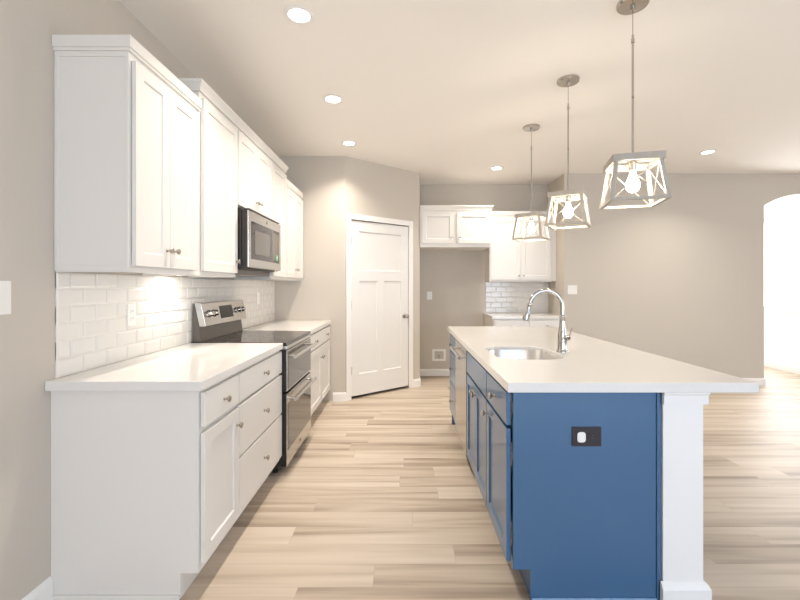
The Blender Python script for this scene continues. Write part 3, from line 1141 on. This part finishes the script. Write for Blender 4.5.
CAN = 8
recessed(-.57, 2.29, 'recessed ceiling light nearest the camera, over the left aisle')
recessed(-.56, 3.32, 'middle recessed ceiling light of the left aisle row')
recessed(-.567, 4.34, 'recessed ceiling light before the pantry corner, farthest of the aisle row')
recessed(1.16, 5.26, 'recessed ceiling light in front of the rear wall cabinets')
recessed(3.34, 4.63, 'lone recessed ceiling light at the right, before the long plain wall')

# added under-cabinet lamp, put in to make the glow on the tile
pk = thing('added_puck_light', 'small added lamp under the tall wall cabinet, making the glow on the tile', 'added light', (XL + .10, 2.56, UB + .0115))
bm = newbm(); lathe(bm, [(0, 0), (.032, 0), (.032, -.010), (.026, -.012), (0, -.012)], n=28)
finish(bm, 'added_puck_housing', M['plastic'], pk, smooth=True)
bm = newbm(); lathe(bm, [(0, -.0122), (.022, -.0122), (.022, -.0135), (0, -.0135)], n=24)
finish(bm, 'lens', M['lens'], pk)
l = bpy.data.lights.new('added_puck_glow', 'AREA'); l.shape = 'DISK'; l.size = .05; l.energy = 1.1; l.color = (1, .94, .86)
lo = bpy.data.objects.new('added_puck_glow', l); COL.objects.link(lo); lo.parent = pk; lo.location = (0, 0, -.016)

# ------------------------------------------------------------------ switches and outlets (built facing -y)
def plate(name, label, cat, loc, rotz, wd, ht, kind='outlet', m=None, gangs=1):
    root = thing(name, label, cat, loc, rotz)
    bm = newbm(); prism(bm, rbox2d(-wd / 2, wd / 2, -ht / 2, ht / 2, .004, 3), 'y', -.006, -.0003)
    pl = finish(bm, 'cover_plate', m or M['plastic'], root, bevel=.0015)
    for g in range(gangs):
        gx = (g - (gangs - 1) / 2) * .046
        if kind == 'switch':
            bm = newbm(); prism(bm, [(-.006, -.034), (-.0085, -.0), (-.011, .034), (-.006, .034)], 'x', gx - .0165, gx + .0165)
            finish(bm, 'rocker', M['plastic'], root)
        else:
            for s in (-1, 1):
                bm = newbm(); prism(bm, rbox2d(gx - .016, gx + .016, s * .0195 - .014, s * .0195 + .014, .008, 4), 'y', -.0078, -.006)
                so = finish(bm, 'socket', m or M['plastic'], root)
                bm = newbm()
                for xx in (-.006, .006):
                    box(bm, gx + xx - .001, gx + xx + .001, -.0082, -.0078, s * .0195 - .003, s * .0195 + .006)
                finish(bm, 'slots', M['slot'], so)
    return root


plate('light_switch', 'white light switch on the left wall at the picture edge', 'light switch', (XL, 1.537, 1.262), 90, .072, .124, 'switch')
plate('light_switch', 'white double light switch on the wall right of the rear cabinets', 'light switch', (2.207, YR, 1.255), 0, .122, .120, 'switch', gangs=2)
plate('wall_outlet', 'white outlet on the wall inside the refrigerator alcove', 'outlet', (.372, YB, 1.165), 0, .072, .116)
plate('wall_outlet', 'white outlet on the left tile backsplash above the near worktop', 'outlet', (XL + .008, 2.26, 1.15), 90, .072, .116)
plate('wall_outlet', 'white outlet on the left tile backsplash beyond the range', 'outlet', (XL + .008, 4.22, 1.18), 90, .072, .116)

# horizontal dark outlet on the island end panel
ol = thing('wall_outlet', 'dark brown outlet with a white plug cover on the blue island end panel', 'outlet', (.754, 1.742, .683))
bm = newbm(); prism(bm, rbox2d(-.0605, .0605, -.040, .040, .003, 3), 'y', -.006, -.0003)
finish(bm, 'cover_plate', M['brown'], ol, bevel=.0015)
for s in (-1, 1):
    bm = newbm(); prism(bm, rbox2d(s * .0205 - .015, s * .0205 + .015, -.017, .017, .010, 4), 'y', -.0085, -.006)
    so = finish(bm, 'socket', M['brown'], ol)
    if s > 0:
        bm = newbm()
        for zz in (-.006, .006):
            box(bm, .0185, .026, -.0088, -.0085, zz - .001, zz + .001)
        finish(bm, 'slots', M['darkgray'], so)
bm = newbm(); prism(bm, rbox2d(-.024 - .0175, -.024 + .0175, -.0215, .0215, .012, 5), 'y', -.013, -.0087)
pc = finish(bm, 'plug_cover', M['plastic'], ol, bevel=.002); pc['label'] = 'white rounded plug cover'

# recessed water supply box in the alcove
wb = thing('water_supply_box', 'white recessed water supply box low on the refrigerator alcove wall', 'valve box', (.51, YB, .30))
bm = newbm()
for a, b_, c1, d1 in ((-.10, .10, -.085, -.055), (-.10, .10, .055, .085), (-.10, -.065, -.055, .055), (.065, .10, -.055, .055)):
    box(bm, a, b_, -.008, -.0005, c1, d1)
finish(bm, 'box_frame', M['plastic'], wb, bevel=.001)
bm = newbm(); box(bm, -.065, .065, -.003, -.0005, -.055, .055)
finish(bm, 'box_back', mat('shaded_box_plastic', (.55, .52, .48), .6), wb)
bm = newbm()
lathe(bm, [(.008, 0), (.008, .03), (.012, .032), (.012, .045), (0, .045)], (0, -.014, -.050), (0, 0, 1), 14)
tube(bm, [(-.022, -.014, .004), (.022, -.014, .004)], .006, 10)
finish(bm, 'valve', M['nickel'], wb, smooth=True)

for ob in bpy.data.objects:
    if ob.parent is None and ob.type in {'MESH'} and not ob.get('label'):
        ob['kind'] = 'structure'
